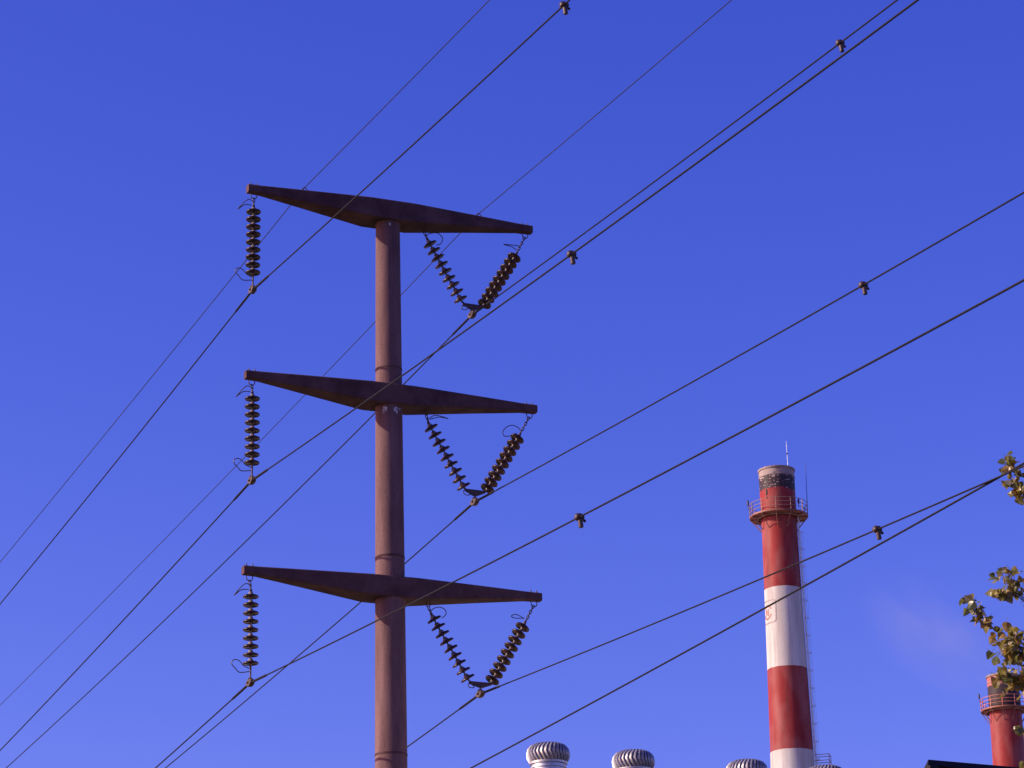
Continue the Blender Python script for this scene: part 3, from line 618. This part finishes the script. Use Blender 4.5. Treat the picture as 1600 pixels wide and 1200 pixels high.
for q, d in crown_pts:
    me = LEAVES[pick()]; mt = leaf_matrix(q, d); nf = len(me.polygons); big.add([v.co for v in me.vertices], [tuple(p.vertices) for p in me.polygons], mt); mi += [mats.index([k for k in mats if M[k] == me.materials[0]][0])]*nf
me = bpy.data.meshes.new('crown'); me.from_pydata(big.v, [], big.f)
for k in mats: me.materials.append(M[k])
me.polygons.foreach_set('material_index', mi); me.update()
tag(link('crown', me, tree), kind='stuff')

# ------------------------------------------------------------------ faint smoke drifting from the farther chimney
sm = bpy.data.materials.new('thin_smoke'); sm.use_nodes = True; nt = sm.node_tree; nt.nodes.remove(nt.nodes['Principled BSDF'])
pv = nt.nodes.new('ShaderNodeVolumePrincipled'); pv.inputs['Color'].default_value = (0.86, 0.82, 0.80, 1)
tc = nt.nodes.new('ShaderNodeTexCoord'); nz = nt.nodes.new('ShaderNodeTexNoise'); nz.inputs['Scale'].default_value = 1.9; nz.inputs['Detail'].default_value = 4
nt.links.new(tc.outputs['Object'], nz.inputs['Vector'])
ln = nt.nodes.new('ShaderNodeVectorMath'); ln.operation = 'LENGTH'; nt.links.new(tc.outputs['Object'], ln.inputs[0])
fa = nt.nodes.new('ShaderNodeMapRange'); fa.inputs[1].default_value = 1.0; fa.inputs[2].default_value = 0.15; fa.inputs[3].default_value = 0; fa.inputs[4].default_value = 1; fa.interpolation_type = 'SMOOTHSTEP'; nt.links.new(ln.outputs['Value'], fa.inputs[0])
nr = nt.nodes.new('ShaderNodeMapRange'); nr.inputs[1].default_value = .34; nr.inputs[2].default_value = .7; nr.inputs[3].default_value = 0; nr.inputs[4].default_value = .055; nt.links.new(nz.outputs[0], nr.inputs[0])
mu = nt.nodes.new('ShaderNodeMath'); mu.operation = 'MULTIPLY'; nt.links.new(fa.outputs[0], mu.inputs[0]); nt.links.new(nr.outputs[0], mu.inputs[1])
nt.links.new(mu.outputs[0], pv.inputs['Density']); nt.links.new(pv.outputs[0], nt.nodes['Material Output'].inputs['Volume'])
sb = MB().lathe([(max(.001, math.sin(math.pi*k/12)), -math.cos(math.pi*k/12)) for k in range(13)], 24)
so = link('smoke', sb.mesh('smoke', sm)); tag(so, 'thin pale wisp of smoke drifting between the two chimneys', 'smoke', kind='stuff')
so.matrix_world = Matrix.Translation((40.2, 258, 66.5)) @ Matrix.Rotation(R(38), 4, 'Y') @ Matrix.Diagonal((10.5, 4.0, 5.5, 1))
